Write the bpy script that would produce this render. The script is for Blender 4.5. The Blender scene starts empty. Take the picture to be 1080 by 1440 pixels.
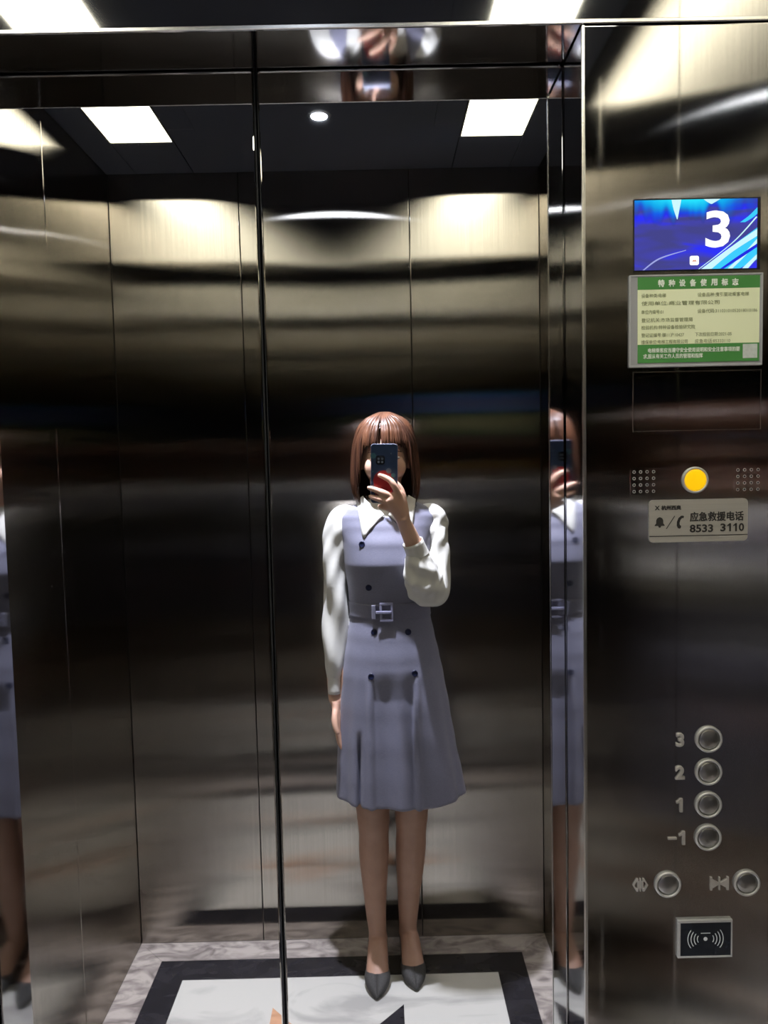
import bpy, bmesh, math, random
from mathutils import Vector, Matrix, noise
random.seed(7)
S = bpy.context.scene
COL = S.collection

# ------------------------------------------------------------------ camera, world, exposure
CAM = Vector((0.1478, -1.0, 1.5273))
PITCH, ROLL, YAW, FPX = 0.0686, -0.0218, 0.0054, 1058.5
_fw = Vector((math.sin(YAW)*math.cos(PITCH), math.cos(YAW)*math.cos(PITCH), -math.sin(PITCH)))
_r = Vector((math.cos(YAW), -math.sin(YAW), 0)); _u = _r.cross(_fw)
CR = _r*math.cos(ROLL) + _u*math.sin(ROLL)
CU = _u*math.cos(ROLL) - _r*math.sin(ROLL)
CAMROT = Matrix((CR, CU, -_fw)).transposed()
cd = bpy.data.cameras.new('camera'); cam = bpy.data.objects.new('camera', cd); COL.objects.link(cam)
cam.matrix_world = Matrix.Translation(CAM) @ CAMROT.to_4x4()
cd.sensor_fit = 'VERTICAL'; cd.sensor_height = 36.0; cd.sensor_width = 27.0
cd.lens = FPX/1440*36.0; cd.clip_start = 0.004; cd.clip_end = 50
S.camera = cam
w = bpy.data.worlds.new('world'); S.world = w; w.use_nodes = True
w.node_tree.nodes['Background'].inputs[0].default_value = (0.02, 0.02, 0.022, 1)
w.node_tree.nodes['Background'].inputs[1].default_value = 0.2
S.view_settings.view_transform = 'Standard'; S.view_settings.look = 'None'
S.view_settings.gamma = 1.0; S.view_settings.use_curve_mapping = False
S.view_settings.exposure = 0.0
S.cycles.use_denoising = True
S.cycles.max_bounces = 16; S.cycles.glossy_bounces = 12; S.cycles.diffuse_bounces = 4
S.cycles.sample_clamp_indirect = 8.0
PANEL_RADIANCE, SPOT_RADIANCE, SPOT_POWER = 14.0, 300.0, 440.0      # the two light panels, the round downlight's lens and its beam

# room dimensions (metres, from the photograph's perspective)
HW, DEP, LR, WX, HC, ZD = 0.3949, 0.0908, 1.3166, 0.6459, 2.395, 2.0275
F = -DEP                                         # plane of the front return panels; doors at y = 0

# ------------------------------------------------------------------ materials
def new_mat(name):
    m = bpy.data.materials.new(name); m.use_nodes = True
    return m, m.node_tree.nodes, m.node_tree.links, m.node_tree.nodes['Principled BSDF']
def N(nodes, t, **kw):
    n = nodes.new(t)
    for k, v in kw.items():
        if hasattr(n, k): setattr(n, k, v)
        else: n.inputs[k].default_value = v
    return n
def ramp(nodes, stops):
    n = nodes.new('ShaderNodeValToRGB'); e = n.color_ramp.elements
    while len(e) < len(stops): e.new(0.5)
    for el, (p, c) in zip(e, stops): el.position = p; el.color = (*c, 1)
    return n
def mat_noise(name, c1, c2, scale=30, rough=0.5, metallic=0.0, stretch=(1,1,1), bump=0.0, detail=4, sss=0.0, **kw):
    m, n, l, b = new_mat(name)
    tc = N(n, 'ShaderNodeTexCoord'); mp = N(n, 'ShaderNodeMapping'); mp.inputs['Scale'].default_value = stretch
    nz = N(n, 'ShaderNodeTexNoise'); nz.inputs['Scale'].default_value = scale; nz.inputs['Detail'].default_value = detail
    r = ramp(n, [(0.3, c1), (0.7, c2)])
    l.new(tc.outputs['Object'], mp.inputs[0]); l.new(mp.outputs[0], nz.inputs['Vector']); l.new(nz.outputs[0], r.inputs[0])
    l.new(r.outputs[0], b.inputs['Base Color'])
    b.inputs['Roughness'].default_value = rough; b.inputs['Metallic'].default_value = metallic
    if sss: b.inputs['Subsurface Weight'].default_value = sss; b.inputs['Subsurface Radius'].default_value = (.01, .004, .002)
    for k, v in kw.items(): b.inputs[k.replace('_', ' ')].default_value = v
    if bump:
        bp = N(n, 'ShaderNodeBump'); bp.inputs['Strength'].default_value = bump; bp.inputs['Distance'].default_value = 0.002
        l.new(nz.outputs[0], bp.inputs['Height']); l.new(bp.outputs[0], b.inputs['Normal'])
    return m
def mat_emit(name, col, strength):
    m, n, l, b = new_mat(name)
    n.remove(b); e = N(n, 'ShaderNodeEmission'); e.inputs[0].default_value = (*col, 1); e.inputs[1].default_value = strength
    l.new(e.outputs[0], n['Material Output'].inputs[0]); return m
def mat_mirror(name, col, rough=0.012, wave=0.0):
    m, n, l, b = new_mat(name)
    b.inputs['Base Color'].default_value = (*col, 1); b.inputs['Metallic'].default_value = 1.0
    b.inputs['Roughness'].default_value = rough
    if wave:
        g = N(n, 'ShaderNodeNewGeometry'); nz = N(n, 'ShaderNodeTexNoise'); nz.inputs['Scale'].default_value = 3.0; nz.inputs['Detail'].default_value = 1
        bp = N(n, 'ShaderNodeBump'); bp.inputs['Strength'].default_value = 1.0; bp.inputs['Distance'].default_value = wave
        l.new(g.outputs['Position'], nz.inputs['Vector']); l.new(nz.outputs[0], bp.inputs['Height']); l.new(bp.outputs[0], b.inputs['Normal'])
    return m
def mat_brushed(name, col, rough, aniso, wave=0.0004):
    """steel brushed up and down: reflections smear sideways, horizontal edges stay crisp"""
    m, n, l, b = new_mat(name); n.remove(b)
    gl = N(n, 'ShaderNodeBsdfAnisotropic'); gl.distribution = 'BECKMANN'
    g = N(n, 'ShaderNodeNewGeometry')
    cr = N(n, 'ShaderNodeVectorMath', operation='CROSS_PRODUCT'); cr.inputs[1].default_value = (0, 0, 1)
    l.new(g.outputs['True Normal'], cr.inputs[0]); l.new(cr.outputs[0], gl.inputs['Tangent'])
    mp = N(n, 'ShaderNodeMapping'); mp.inputs['Scale'].default_value = (900, 900, 1.5)
    nz = N(n, 'ShaderNodeTexNoise'); nz.inputs['Scale'].default_value = 1.0; nz.inputs['Detail'].default_value = 2
    l.new(g.outputs['Position'], mp.inputs[0]); l.new(mp.outputs[0], nz.inputs['Vector'])
    r = ramp(n, [(0.3, tuple(c*0.9 for c in col)), (0.7, tuple(min(1, c*1.1) for c in col))])
    l.new(nz.outputs[0], r.inputs[0]); l.new(r.outputs[0], gl.inputs['Color'])
    gl.inputs['Roughness'].default_value = rough; gl.inputs['Anisotropy'].default_value = aniso
    mp2 = N(n, 'ShaderNodeMapping'); mp2.inputs['Scale'].default_value = (2.2, 2.2, 7)
    n2 = N(n, 'ShaderNodeTexNoise'); n2.inputs['Scale'].default_value = 1.0; n2.inputs['Detail'].default_value = 1
    l.new(g.outputs['Position'], mp2.inputs[0]); l.new(mp2.outputs[0], n2.inputs['Vector'])
    bp = N(n, 'ShaderNodeBump'); bp.inputs['Strength'].default_value = 1.0; bp.inputs['Distance'].default_value = wave
    l.new(n2.outputs[0], bp.inputs['Height']); l.new(bp.outputs[0], gl.inputs['Normal'])
    l.new(gl.outputs[0], n['Material Output'].inputs[0]); return m
def mat_marble(name, base, vein, scale=3.0, rough=0.15, amount=0.62):
    m, n, l, b = new_mat(name)
    g = N(n, 'ShaderNodeNewGeometry'); mp = N(n, 'ShaderNodeMapping'); mp.inputs['Rotation'].default_value = (0, 0, 0.6); mp.inputs['Scale'].default_value = (1, 2.2, 1)
    nz = N(n, 'ShaderNodeTexNoise'); nz.inputs['Scale'].default_value = scale; nz.inputs['Detail'].default_value = 8; nz.inputs['Distortion'].default_value = 1.6
    r = ramp(n, [(0.35, vein), (amount, base)])
    l.new(g.outputs['Position'], mp.inputs[0]); l.new(mp.outputs[0], nz.inputs['Vector']); l.new(nz.outputs[0], r.inputs[0]); l.new(r.outputs[0], b.inputs['Base Color'])
    b.inputs['Roughness'].default_value = rough; return m

M = {}
M['door'] = mat_mirror('mirror_steel_door', (.54, .54, .535), 0.012, 0.00012)
M['panel'] = mat_mirror('mirror_steel_panel', (.43, .43, .43), 0.05, 0.0003)
M['brush'] = mat_brushed('brushed_steel', (.395, .37, .333), 0.18, -0.80)
M['brush_side'] = mat_brushed('brushed_steel_side', (.385, .36, .322), 0.165, -0.80)
M['ceil'] = mat_noise('glossy_black_ceiling', (.075, .085, .115), (.08, .09, .12), 5, 0.12, Specular_IOR_Level=.6)
M['edge'] = mat_noise('satin_steel_edge', (.62, .62, .60), (.72, .72, .70), 40, 0.25, 1.0)
M['dark'] = mat_noise('dark_gap', (.008, .008, .009), (.015, .015, .016), 20, 0.7)
M['rubber'] = mat_noise('black_rubber', (.008, .008, .009), (.014, .014, .015), 60, 0.6)
M['sill'] = mat_noise('aluminium_sill', (.4, .4, .4), (.5, .5, .5), 60, 0.35, 1.0, (1, 30, 1))
M['border'] = mat_marble('grey_marble', (.42, .375, .34), (.18, .155, .145), 9.0)
M['band'] = mat_marble('black_marble', (.018, .017, .02), (.03, .028, .032), 8.0, 0.12)
M['white'] = mat_marble('white_marble', (.53, .52, .48), (.37, .36, .34), 2.6, 0.14, 0.5)
M['peach'] = mat_marble('peach_marble', (.58, .33, .20), (.45, .25, .15), 8.0, 0.15)
M['diffuser'] = mat_emit('panel_diffuser', (1.0, .96, .78), PANEL_RADIANCE)
M['spot'] = mat_emit('downlight_lens', (.80, .87, 1.0), SPOT_RADIANCE)
M['skin'] = mat_noise('skin', (.58, .34, .24), (.66, .41, .30), 18, 0.48, sss=0.15)
M['legs'] = mat_noise('sheer_stocking_skin', (.33, .185, .125), (.38, .22, .15), 25, 0.5)
M['hair'] = mat_noise('brown_hair', (.036, .015, .010), (.115, .046, .022), 55, 0.36, stretch=(1, 1, .12), bump=0.5)
M['lips'] = mat_noise('lips', (.42, .10, .09), (.5, .14, .12), 60, 0.4)
M['eye'] = mat_noise('eye_white', (.75, .72, .70), (.8, .78, .76), 40, 0.2)
M['iris'] = mat_noise('iris', (.02, .012, .008), (.05, .03, .02), 200, 0.15)
M['blouse'] = mat_noise('white_satin', (.62, .61, .565), (.68, .67, .62), 26, 0.42, stretch=(1, 1, .35), bump=0.7, Sheen_Weight=0.2)
M['dress'] = mat_noise('blue_grey_fabric', (.160, .160, .222), (.200, .200, .272), 160, 0.6, stretch=(1, 1, 6), bump=0.15, Sheen_Weight=0.15)
M['button'] = mat_noise('navy_button', (.008, .010, .035), (.02, .025, .07), 60, 0.25)
M['buckle'] = mat_noise('fabric_buckle', (.22, .22, .32), (.30, .30, .42), 80, 0.3)
M['shoe'] = mat_noise('grey_glitter_suede', (.022, .021, .020), (.060, .057, .054), 420, 0.75)
M['sole'] = mat_noise('shoe_sole', (.02, .018, .016), (.03, .028, .025), 60, 0.6)

# ------------------------------------------------------------------ mesh helpers
def link(name, me, mat=None, parent=None, smooth=False):
    o = bpy.data.objects.new(name, me); COL.objects.link(o)
    if mat is not None: me.materials.append(M[mat] if isinstance(mat, str) else mat)
    if parent is not None: o.parent = parent
    if smooth:
        for p in me.polygons: p.use_smooth = True
    return o
def pydata(name, verts, faces):
    me = bpy.data.meshes.new(name); me.from_pydata([tuple(v) for v in verts], [], faces); me.update()
    bm = bmesh.new(); bm.from_mesh(me); bmesh.ops.recalc_face_normals(bm, faces=bm.faces); bm.to_mesh(me); bm.free()
    return me
def box_mesh(name, lo, hi, bevel=0.0, seg=2):
    bm = bmesh.new(); bmesh.ops.create_cube(bm, size=1.0)
    c = [(a+b)/2 for a, b in zip(lo, hi)]; s = [b-a for a, b in zip(lo, hi)]
    for v in bm.verts: v.co = Vector((v.co.x*s[0]+c[0], v.co.y*s[1]+c[1], v.co.z*s[2]+c[2]))
    if bevel: bmesh.ops.bevel(bm, geom=bm.edges[:], offset=bevel, segments=seg, affect='EDGES', profile=0.5)
    me = bpy.data.meshes.new(name); bm.to_mesh(me); bm.free(); return me
def box(name, lo, hi, mat, parent=None, bevel=0.0, seg=2):
    return link(name, box_mesh(name, lo, hi, bevel, seg), mat, parent)
def tag(o, label=None, cat=None, group=None, kind=None):
    for k, v in (('label', label), ('category', cat), ('group', group), ('kind', kind)):
        if v: o[k] = v
    return o
def empty(name, loc=(0, 0, 0)):
    o = bpy.data.objects.new(name, None); COL.objects.link(o); o.location = loc; o.empty_display_size = 0.05; return o
def reparent(o, p):
    """parent while keeping the world position of mesh data built in world coordinates"""
    o.parent = p; o.matrix_parent_inverse = Matrix.Translation(p.location).inverted() if p.type == 'EMPTY' else Matrix()
    return o
def disc_y(name, c, r0, r1, h0, h1, mat, parent=None, seg=32, dome=0.0):
    """lathe about the -y axis on the front panel: profile from radius r0 (inner) to r1 (outer), rising towards the viewer"""
    prof = []
    if r0 <= 0:
        n = 5
        for k in range(n+1):
            t = k/n; prof.append((r1*t, h1 + dome*(1-t*t)))
        prof.append((r1, h0))
    else:
        w_ = (r1-r0)
        prof = [(r0, h0), (r0, h1-w_*.25), (r0+w_*.25, h1), (r1-w_*.3, h1), (r1, h1-w_*.35), (r1, h0)]
    vs, fs = [], []; closed = r0 > 0
    if not closed:
        vs.append((c[0], c[1]-prof[0][1], c[2])); prof = prof[1:]
    base = len(vs)
    for (r, h) in prof:
        for k in range(seg):
            a = 2*math.pi*k/seg; vs.append((c[0]+r*math.cos(a), c[1]-h, c[2]+r*math.sin(a)))
    for i in range(len(prof)-1 + (1 if closed else 0)):
        j = (i+1) % len(prof)
        for k in range(seg):
            k2 = (k+1) % seg; fs.append((base+i*seg+k, base+i*seg+k2, base+j*seg+k2, base+j*seg+k))
    if not closed:
        for k in range(seg): fs.append((0, base+(k+1) % seg, base+k))
    return link(name, pydata(name, vs, fs), mat, parent, True)
def rounded_poly(w_, h_, r, n=5):
    pts = []
    for cx, cz, a0 in ((w_/2-r, h_/2-r, 0), (-w_/2+r, h_/2-r, 90), (-w_/2+r, -h_/2+r, 180), (w_/2-r, -h_/2+r, 270)):
        for k in range(n+1):
            a = math.radians(a0+90*k/n); pts.append((cx+r*math.cos(a), cz+r*math.sin(a)))
    return pts
def prism_y(name, pts, y0, y1, mat, parent=None, off=(0, 0)):
    """extrude an outline given in (x, z) between y0 and y1"""
    n = len(pts); vs = [(p[0]+off[0], y0, p[1]+off[1]) for p in pts] + [(p[0]+off[0], y1, p[1]+off[1]) for p in pts]
    fs = [tuple(range(n)), tuple(range(2*n-1, n-1, -1))] + [(i, (i+1) % n, n+(i+1) % n, n+i) for i in range(n)]
    return link(name, pydata(name, vs, fs), mat, parent)
def text(name, body, size, x, y, z, mat, parent, depth=0.0003, bold=0.0, align='LEFT', spacing=1.0, sx=1.0, width=None, bevel=0.0):
    cu = bpy.data.curves.new(name, 'FONT'); cu.body = body; cu.size = size; cu.extrude = depth; cu.offset = 0.0
    bevel = max(bevel, bold)
    cu.align_x = align; cu.align_y = 'CENTER'; cu.space_character = spacing; cu.resolution_u = 3
    if bevel: cu.bevel_depth = bevel; cu.bevel_resolution = 1
    t = bpy.data.objects.new(name+'_tmp', cu); COL.objects.link(t)
    dg = bpy.context.evaluated_depsgraph_get(); dg.update()
    me = bpy.data.meshes.new_from_object(t.evaluated_get(dg)); me.name = name
    bpy.data.objects.remove(t); bpy.data.curves.remove(cu)
    if me.vertices:
        xs = [v.co.x for v in me.vertices]; x0, x1 = min(xs), max(xs)
        if width: sx = width/max(1e-6, x1-x0)
        shift = {'LEFT': x0, 'CENTER': (x0+x1)/2, 'RIGHT': x1}[align]
        zs = [v.co.y for v in me.vertices]; zc = (min(zs)+max(zs))/2
        for v in me.vertices:
            a = v.co.copy(); v.co = Vector(((a.x-shift)*sx + x, y - a.z, (a.y-zc) + z))
    me.materials.clear()
    return link(name, me, mat, parent)

def one_glyph(name, x, z, h, mat, parent, y0, y1):
    w_ = h*.2
    o = [(.06*h, .5*h), (.06*h+w_*.9, .5*h), (.06*h+w_*.9, -.5*h), (.06*h-w_*.1, -.5*h), (.06*h-w_*.1, .24*h), (-.20*h, .14*h), (-.20*h, .28*h), (-.06*h, .36*h), (.02*h, .46*h)]
    return prism_y(name, o, y0, y1, mat, parent, (x, z))

def catmull(P, n):
    """resample control points (Vectors of any size) with a Catmull-Rom spline"""
    out = []; m = len(P)
    for i in range(m-1):
        p0, p1, p2, p3 = P[max(0, i-1)], P[i], P[i+1], P[min(m-1, i+2)]
        for k in range(n):
            t = k/n
            out.append([0.5*((2*b)+(-a+c)*t+(2*a-5*b+4*c-d)*t*t+(-a+3*b-3*c+d)*t**3) for a, b, c, d in zip(p0, p1, p2, p3)])
    out.append(list(P[-1])); return out
def tube(P, seg=14, n=6, up=(0, 1, 0), fn=None, cap=True):
    """P: rows (x, y, z, ra, rb); elliptical sweep, ra across, rb along 'up'; fn(angle, t) scales the radius"""
    Q = catmull(P, n); vs, fs = [], []; m = len(Q)
    for i, q in enumerate(Q):
        a = Vector(Q[max(0, i-1)][:3]); b = Vector(Q[min(m-1, i+1)][:3]); d = (b-a).normalized()
        s = d.cross(Vector(up))
        if s.length < 1e-3: s = d.cross(Vector((1, 0, 0)))
        s.normalize(); u = s.cross(d).normalized()
        for k in range(seg):
            an = 2*math.pi*k/seg; f = fn(an, i/(m-1)) if fn else 1.0
            vs.append(Vector(q[:3]) + s*(q[3]*f*math.cos(an)) + u*(q[4]*f*math.sin(an)))
    for i in range(m-1):
        for k in range(seg):
            k2 = (k+1) % seg; fs.append((i*seg+k, i*seg+k2, (i+1)*seg+k2, (i+1)*seg+k))
    if cap:
        c0 = len(vs); vs.append(Vector(Q[0][:3])); c1 = len(vs); vs.append(Vector(Q[-1][:3]))
        for k in range(seg):
            k2 = (k+1) % seg; fs.append((c0, k2, k)); fs.append((c1, (m-1)*seg+k, (m-1)*seg+k2))
    return vs, fs
def join_parts(parts):
    V, Fc = [], []
    for vs, fs in parts:
        o = len(V); V += list(vs); Fc += [tuple(i+o for i in f) for f in fs]
    return V, Fc
def ellipsoid(c, r, nu=20, nv=14, fn=None):
    vs, fs = [], []
    for j in range(nv+1):
        ph = math.pi*j/nv
        for i in range(nu):
            th = 2*math.pi*i/nu
            v = Vector((math.sin(ph)*math.cos(th), math.sin(ph)*math.sin(th), math.cos(ph)))
            v = Vector((v.x*r[0], v.y*r[1], v.z*r[2]))
            if fn: v = fn(v)
            vs.append(v + Vector(c))
    for j in range(nv):
        for i in range(nu):
            i2 = (i+1) % nu; fs.append((j*nu+i, j*nu+i2, (j+1)*nu+i2, (j+1)*nu+i))
    return vs, fs
def remesh(name, parts, voxel, smooth_it=4, factor=0.5):
    V, Fc = join_parts(parts); me = pydata(name+'_src', V, Fc)
    o = bpy.data.objects.new(name+'_src', me); COL.objects.link(o)
    md = o.modifiers.new('r', 'REMESH'); md.mode = 'VOXEL'; md.voxel_size = voxel; md.adaptivity = 0.0
    sm = o.modifiers.new('s', 'SMOOTH'); sm.factor = factor; sm.iterations = smooth_it
    dg = bpy.context.evaluated_depsgraph_get(); dg.update()
    out = bpy.data.meshes.new_from_object(o.evaluated_get(dg)); out.name = name; out.materials.clear()
    bpy.data.objects.remove(o); bpy.data.meshes.remove(me); return out

# ------------------------------------------------------------------ the lift car
def panel_wall(name, back_lo, back_hi, axis, spans, face_lo, face_hi, z0, z1):
    """dark backing sheet with steel panels standing 6 mm proud, joints open between them"""
    wall = box(name, back_lo, back_hi, 'dark'); tag(wall, kind='structure')
    for a, b in spans:
        lo = [0, 0, z0]; hi = [0, 0, z1]
        o_ax = 1-axis
        lo[axis], hi[axis] = a+0.0012, b-0.0012
        lo[o_ax], hi[o_ax] = face_lo, face_hi
        box('steel_panel', lo, hi, 'brush' if axis == 0 else 'brush_side', wall, 0.0012, 2)
    return wall
T = 0.006
panel_wall('wall_rear', (-WX-.03, -LR-.03, 0), (WX+.03, -LR-T, HC), 0, [(-WX, -.255), (-.255, .255), (.255, WX)], -LR-T, -LR, 0.0005, HC)
panel_wall('wall_left', (-WX-.03, -LR-.03, 0), (-WX-T, -.0005, HC), 1, [(-LR, -.87), (-.87, -.437), (-.437, F)], -WX-T, -WX, 0.0005, HC)
panel_wall('wall_right', (WX+T, -LR-.03, 0), (WX+.03, -.0005, HC), 1, [(-LR, -.87), (-.87, -.437), (-.437, F)], WX, WX+T, 0.0005, HC)

# front: left return, transom over the doorway, the two leaves
ret = box('wall_front_left', (-WX, F, .0005), (-HW, -.005, ZD-.001), 'panel', None, .0022, 3); tag(ret, kind='structure')
tr = box('wall_front_top', (-WX, F, ZD+.0005), (WX, -.005, HC-.001), 'panel', None, .0022, 3); tag(tr, kind='structure')
lip = box('edge_strip', (-WX, F-.0012, ZD+.0005), (WX, F+.0005, ZD+.0055), 'edge', tr, .0008, 1)
outer = box('wall_front', (-WX-.03, .036, 0), (WX+.03, .06, HC), 'dark'); tag(outer, kind='structure')
for s, nm in ((-1, 'door_1'), (1, 'door_2')):
    x0, x1 = sorted((s*.0028, s*(HW+.03)))
    d = box(nm, (x0, 0, .008), (x1, .03, ZD+.05), 'door', None, .0022, 3); tag(d, kind='structure')
    e0, e1 = sorted((s*.0012, s*.0028))
    box('edge_seal', (e0, .006, .01), (e1, .028, ZD+.045), 'rubber', d)
sill = box('trim_1', (-HW-.2, F, -.004), (HW+.2, .034, .0005), 'sill'); tag(sill, kind='structure')
for y in (-.066, -.04, -.014): box('groove', (-HW-.2, y, .0004), (HW+.2, y+.008, .0009), 'dark', sill)

# floor: border, dark band, white field with an inlaid star
floor = box('floor', (-WX-.03, -LR-.03, -.05), (WX+.03, .06, -.005), 'dark'); tag(floor, kind='structure')
def slab(name, pts, mat, z0=-.006, z1=0.0, parent=floor):
    n = len(pts); vs = [(p[0], p[1], z0) for p in pts]+[(p[0], p[1], z1) for p in pts]
    fs = [tuple(range(n)), tuple(range(2*n-1, n-1, -1))]+[(i, (i+1) % n, n+(i+1) % n, n+i) for i in range(n)]
    return link(name, pydata(name, vs, fs), mat, parent)
def frame_slabs(name, mat, ox, oy0, oy1, ix, iy0, iy1, g=.0006):
    slab(name, [(-ox, oy0), (ox, oy0), (ix, iy0-g), (-ix, iy0-g)], mat)
    slab(name, [(-ox, oy1), (ox, oy1), (ix, iy1+g), (-ix, iy1+g)], mat)
    for s in (-1, 1): slab(name, [(s*ox, oy0+g), (s*ox, oy1-g), (s*(ix+g), iy1), (s*(ix+g), iy0)], mat)
frame_slabs('border_slab', 'border', WX, -LR, F, .556, -1.228, -.179)
frame_slabs('dark_band_slab', 'band', .556, -1.228, -.179, .470, -1.140, -.267)
slab('field_slab', [(-.4695, -1.1395), (.4695, -1.1395), (.4695, -.2675), (-.4695, -.2675)], 'white')
SC = Vector((0, -.704)); tips = []
for sx, sy, in ((1, 1), (-1, 1), (-1, -1), (1, -1)):
    tips += [(sx*.184, sy*.312), (sx*.312, sy*.184)]
for i, t in enumerate(tips):
    tx, ty = t
    if abs(ty) > abs(tx): a, b = (tx, math.copysign(.10, ty)), (math.copysign(.05, tx), math.copysign(.17, ty)); dark = tx > 0
    else: a, b = (math.copysign(.10, tx), ty), (math.copysign(.17, tx), math.copysign(.05, ty)); dark = ty > 0
    slab('star_inlay', [(tx, SC.y+ty), (a[0], SC.y+a[1]), (b[0], SC.y+b[1])], 'band' if dark else 'peach', -.002, .0004)

# ceiling
ceil = box('ceiling', (-WX-.03, -LR-.03, HC+.012), (WX+.03, .06, HC+.04), 'dark'); tag(ceil, kind='structure')
PX0, PX1, PY0, PY1 = .385, .558, -1.095, -.312
def cbox(lo, hi, mat='ceil', name='ceiling_panel', bev=.001): return box(name, lo, hi, mat, ceil, bev, 1)
for s in (-1, 1):
    a, b = sorted((s*PX1, s*WX)); cbox((a, -LR, HC), (b, F, HC+.012))
    a, b = sorted((s*PX0, s*PX1)); cbox((a+.0005, -LR, HC), (b-.0005, PY0, HC+.012)); cbox((a+.0005, PY1, HC), (b-.0005, F, HC+.012))
cbox((-PX0+.001, -LR, HC), (PX0-.001, -1.02, HC+.012)); cbox((-PX0+.001, -.40, HC), (PX0-.001, F, HC+.012))
cbox((-PX0+.001, -1.019, HC), (-.311, -.401, HC+.012)); cbox((.311, -1.019, HC), (PX0-.001, -.401, HC+.012))
cbox((-.31, -1.018, HC-.005), (.31, -.402, HC+.012))                      # lowered centre panel
for s in (-1, 1):
    a, b = sorted((s*PX0, s*PX1)); cx, cy = (a+b)/2, (PY0+PY1)/2
    L = empty('ceiling_light', (cx, cy, HC+.01))
    tag(L, 'long white light panel set in the black ceiling above the %s' % ('control panel side' if s > 0 else 'wall opposite the control panel'), 'ceiling light', 'ceiling light panels')
    reparent(box('diffuser', (a+.004, PY0+.004, HC+.002), (b-.004, PY1-.004, HC+.008), 'diffuser', None, .001, 1), L)
    fr = [((a, PY0, HC-.001), (a+.004, PY1, HC+.011)), ((b-.004, PY0, HC-.001), (b, PY1, HC+.011)), ((a+.004, PY0, HC-.001), (b-.004, PY0+.004, HC+.011)), ((a+.004, PY1-.004, HC-.001), (b-.004, PY1, HC+.011))]
    V, Fc = [], []
    for lo, hi in fr:
        o = len(V); V += [(x, y, z) for z in (lo[2], hi[2]) for y in (lo[1], hi[1]) for x in (lo[0], hi[0])]
        Fc += [tuple(o+i for i in q) for q in ((0, 1, 3, 2), (4, 5, 7, 6), (0, 1, 5, 4), (2, 3, 7, 6), (0, 2, 6, 4), (1, 3, 7, 5))]
    reparent(link('frame', pydata('frame', V, Fc), 'edge'), L)
# round downlight
DL = empty('downlight', (.018, -.944, HC-.005)); tag(DL, 'small round bright downlight in the centre of the black ceiling', 'downlight')
def lathe_z(name, prof, c, mat, parent, seg=32):
    vs, fs = [], []
    for r, z in prof:
        for k in range(seg):
            a = 2*math.pi*k/seg; vs.append((c[0]+r*math.cos(a), c[1]+r*math.sin(a), c[2]+z))
    for i in range(len(prof)-1):
        for k in range(seg): fs.append((i*seg+k, i*seg+(k+1) % seg, (i+1)*seg+(k+1) % seg, (i+1)*seg+k))
    fs.append(tuple(range(seg))); 
    return reparent(link(name, pydata(name, vs, fs), mat, None, False), parent)
lathe_z('lens', [(.019, -.0035), (.0195, -.001), (.0195, .0)], DL.location, 'spot', DL)
sl_ = bpy.data.lights.new('downlight_beam', 'SPOT'); sl_.energy = SPOT_POWER; sl_.color = (.82, .85, 1.0); sl_.spot_size = math.radians(72); sl_.spot_blend = .6; sl_.shadow_soft_size = .018
so_ = bpy.data.objects.new('beam', sl_); COL.objects.link(so_); so_.parent = DL; so_.location = (0, 0, -.024)
prof = [(.0205, 0), (.021, -.004), (.027, -.004), (.030, -.0005), (.030, .0), (.0205, 0)]
vs, fs = [], []
for r, z in prof:
    for k in range(32):
        a = 2*math.pi*k/32; vs.append((DL.location.x+r*math.cos(a), DL.location.y+r*math.sin(a), DL.location.z+z))
for i in range(len(prof)-1):
    for k in range(32): fs.append((i*32+k, i*32+(k+1) % 32, (i+1)*32+(k+1) % 32, (i+1)*32+k))
reparent(link('trim_ring', pydata('trim_ring', vs, fs), 'edge', None, True), DL)

# ------------------------------------------------------------------ control panel (the right-hand return)
M['ring'] = mat_noise('satin_ring', (.50, .50, .49), (.58, .58, .57), 60, 0.45, .55)
M['cap'] = mat_noise('brushed_dark_cap', (.30, .30, .29), (.36, .36, .35), 30, 0.28, .95)
M['num'] = mat_noise('raised_number_steel', (.48, .46, .43), (.55, .53, .50), 90, 0.45, .5)
M['yellow'] = mat_noise('yellow_lens', (.95, .55, .0), (1.0, .62, .01), 30, 0.35, Emission_Color=(1, .56, .0, 1), Emission_Strength=0.55)
M['screen_frame'] = mat_noise('black_screen_frame', (.006, .006, .012), (.012, .012, .02), 40, 0.2)
M['scr_white'] = mat_emit('screen_white', (1, 1, 1), 1.15)
M['scr_cyan'] = mat_emit('screen_cyan', (.05, .62, 1.0), 1.0)
M['scr_pale'] = mat_emit('screen_pale', (.62, .95, 1.0), 1.0)
M['scr_line'] = mat_emit('screen_line', (.45, .5, 1.0), .8)
M['scr_blue'] = mat_emit('screen_blue', (.02, .03, .85), .9)
M['scr_orange'] = mat_emit('screen_orange', (.9, .35, .2), .8)
cp = box('control_panel', (HW, F, .0005), (WX, -.005, ZD-.001), 'panel', None, .0022, 3)
tag(cp, 'tall mirror-steel lift control panel with screen, speakers and round buttons beside the doors', 'control panel')
box('edge_strip', (HW-.0006, F-.0012, .0006), (HW+.0034, F+.004, ZD-.0012), 'edge', cp, .0008, 1)

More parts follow.
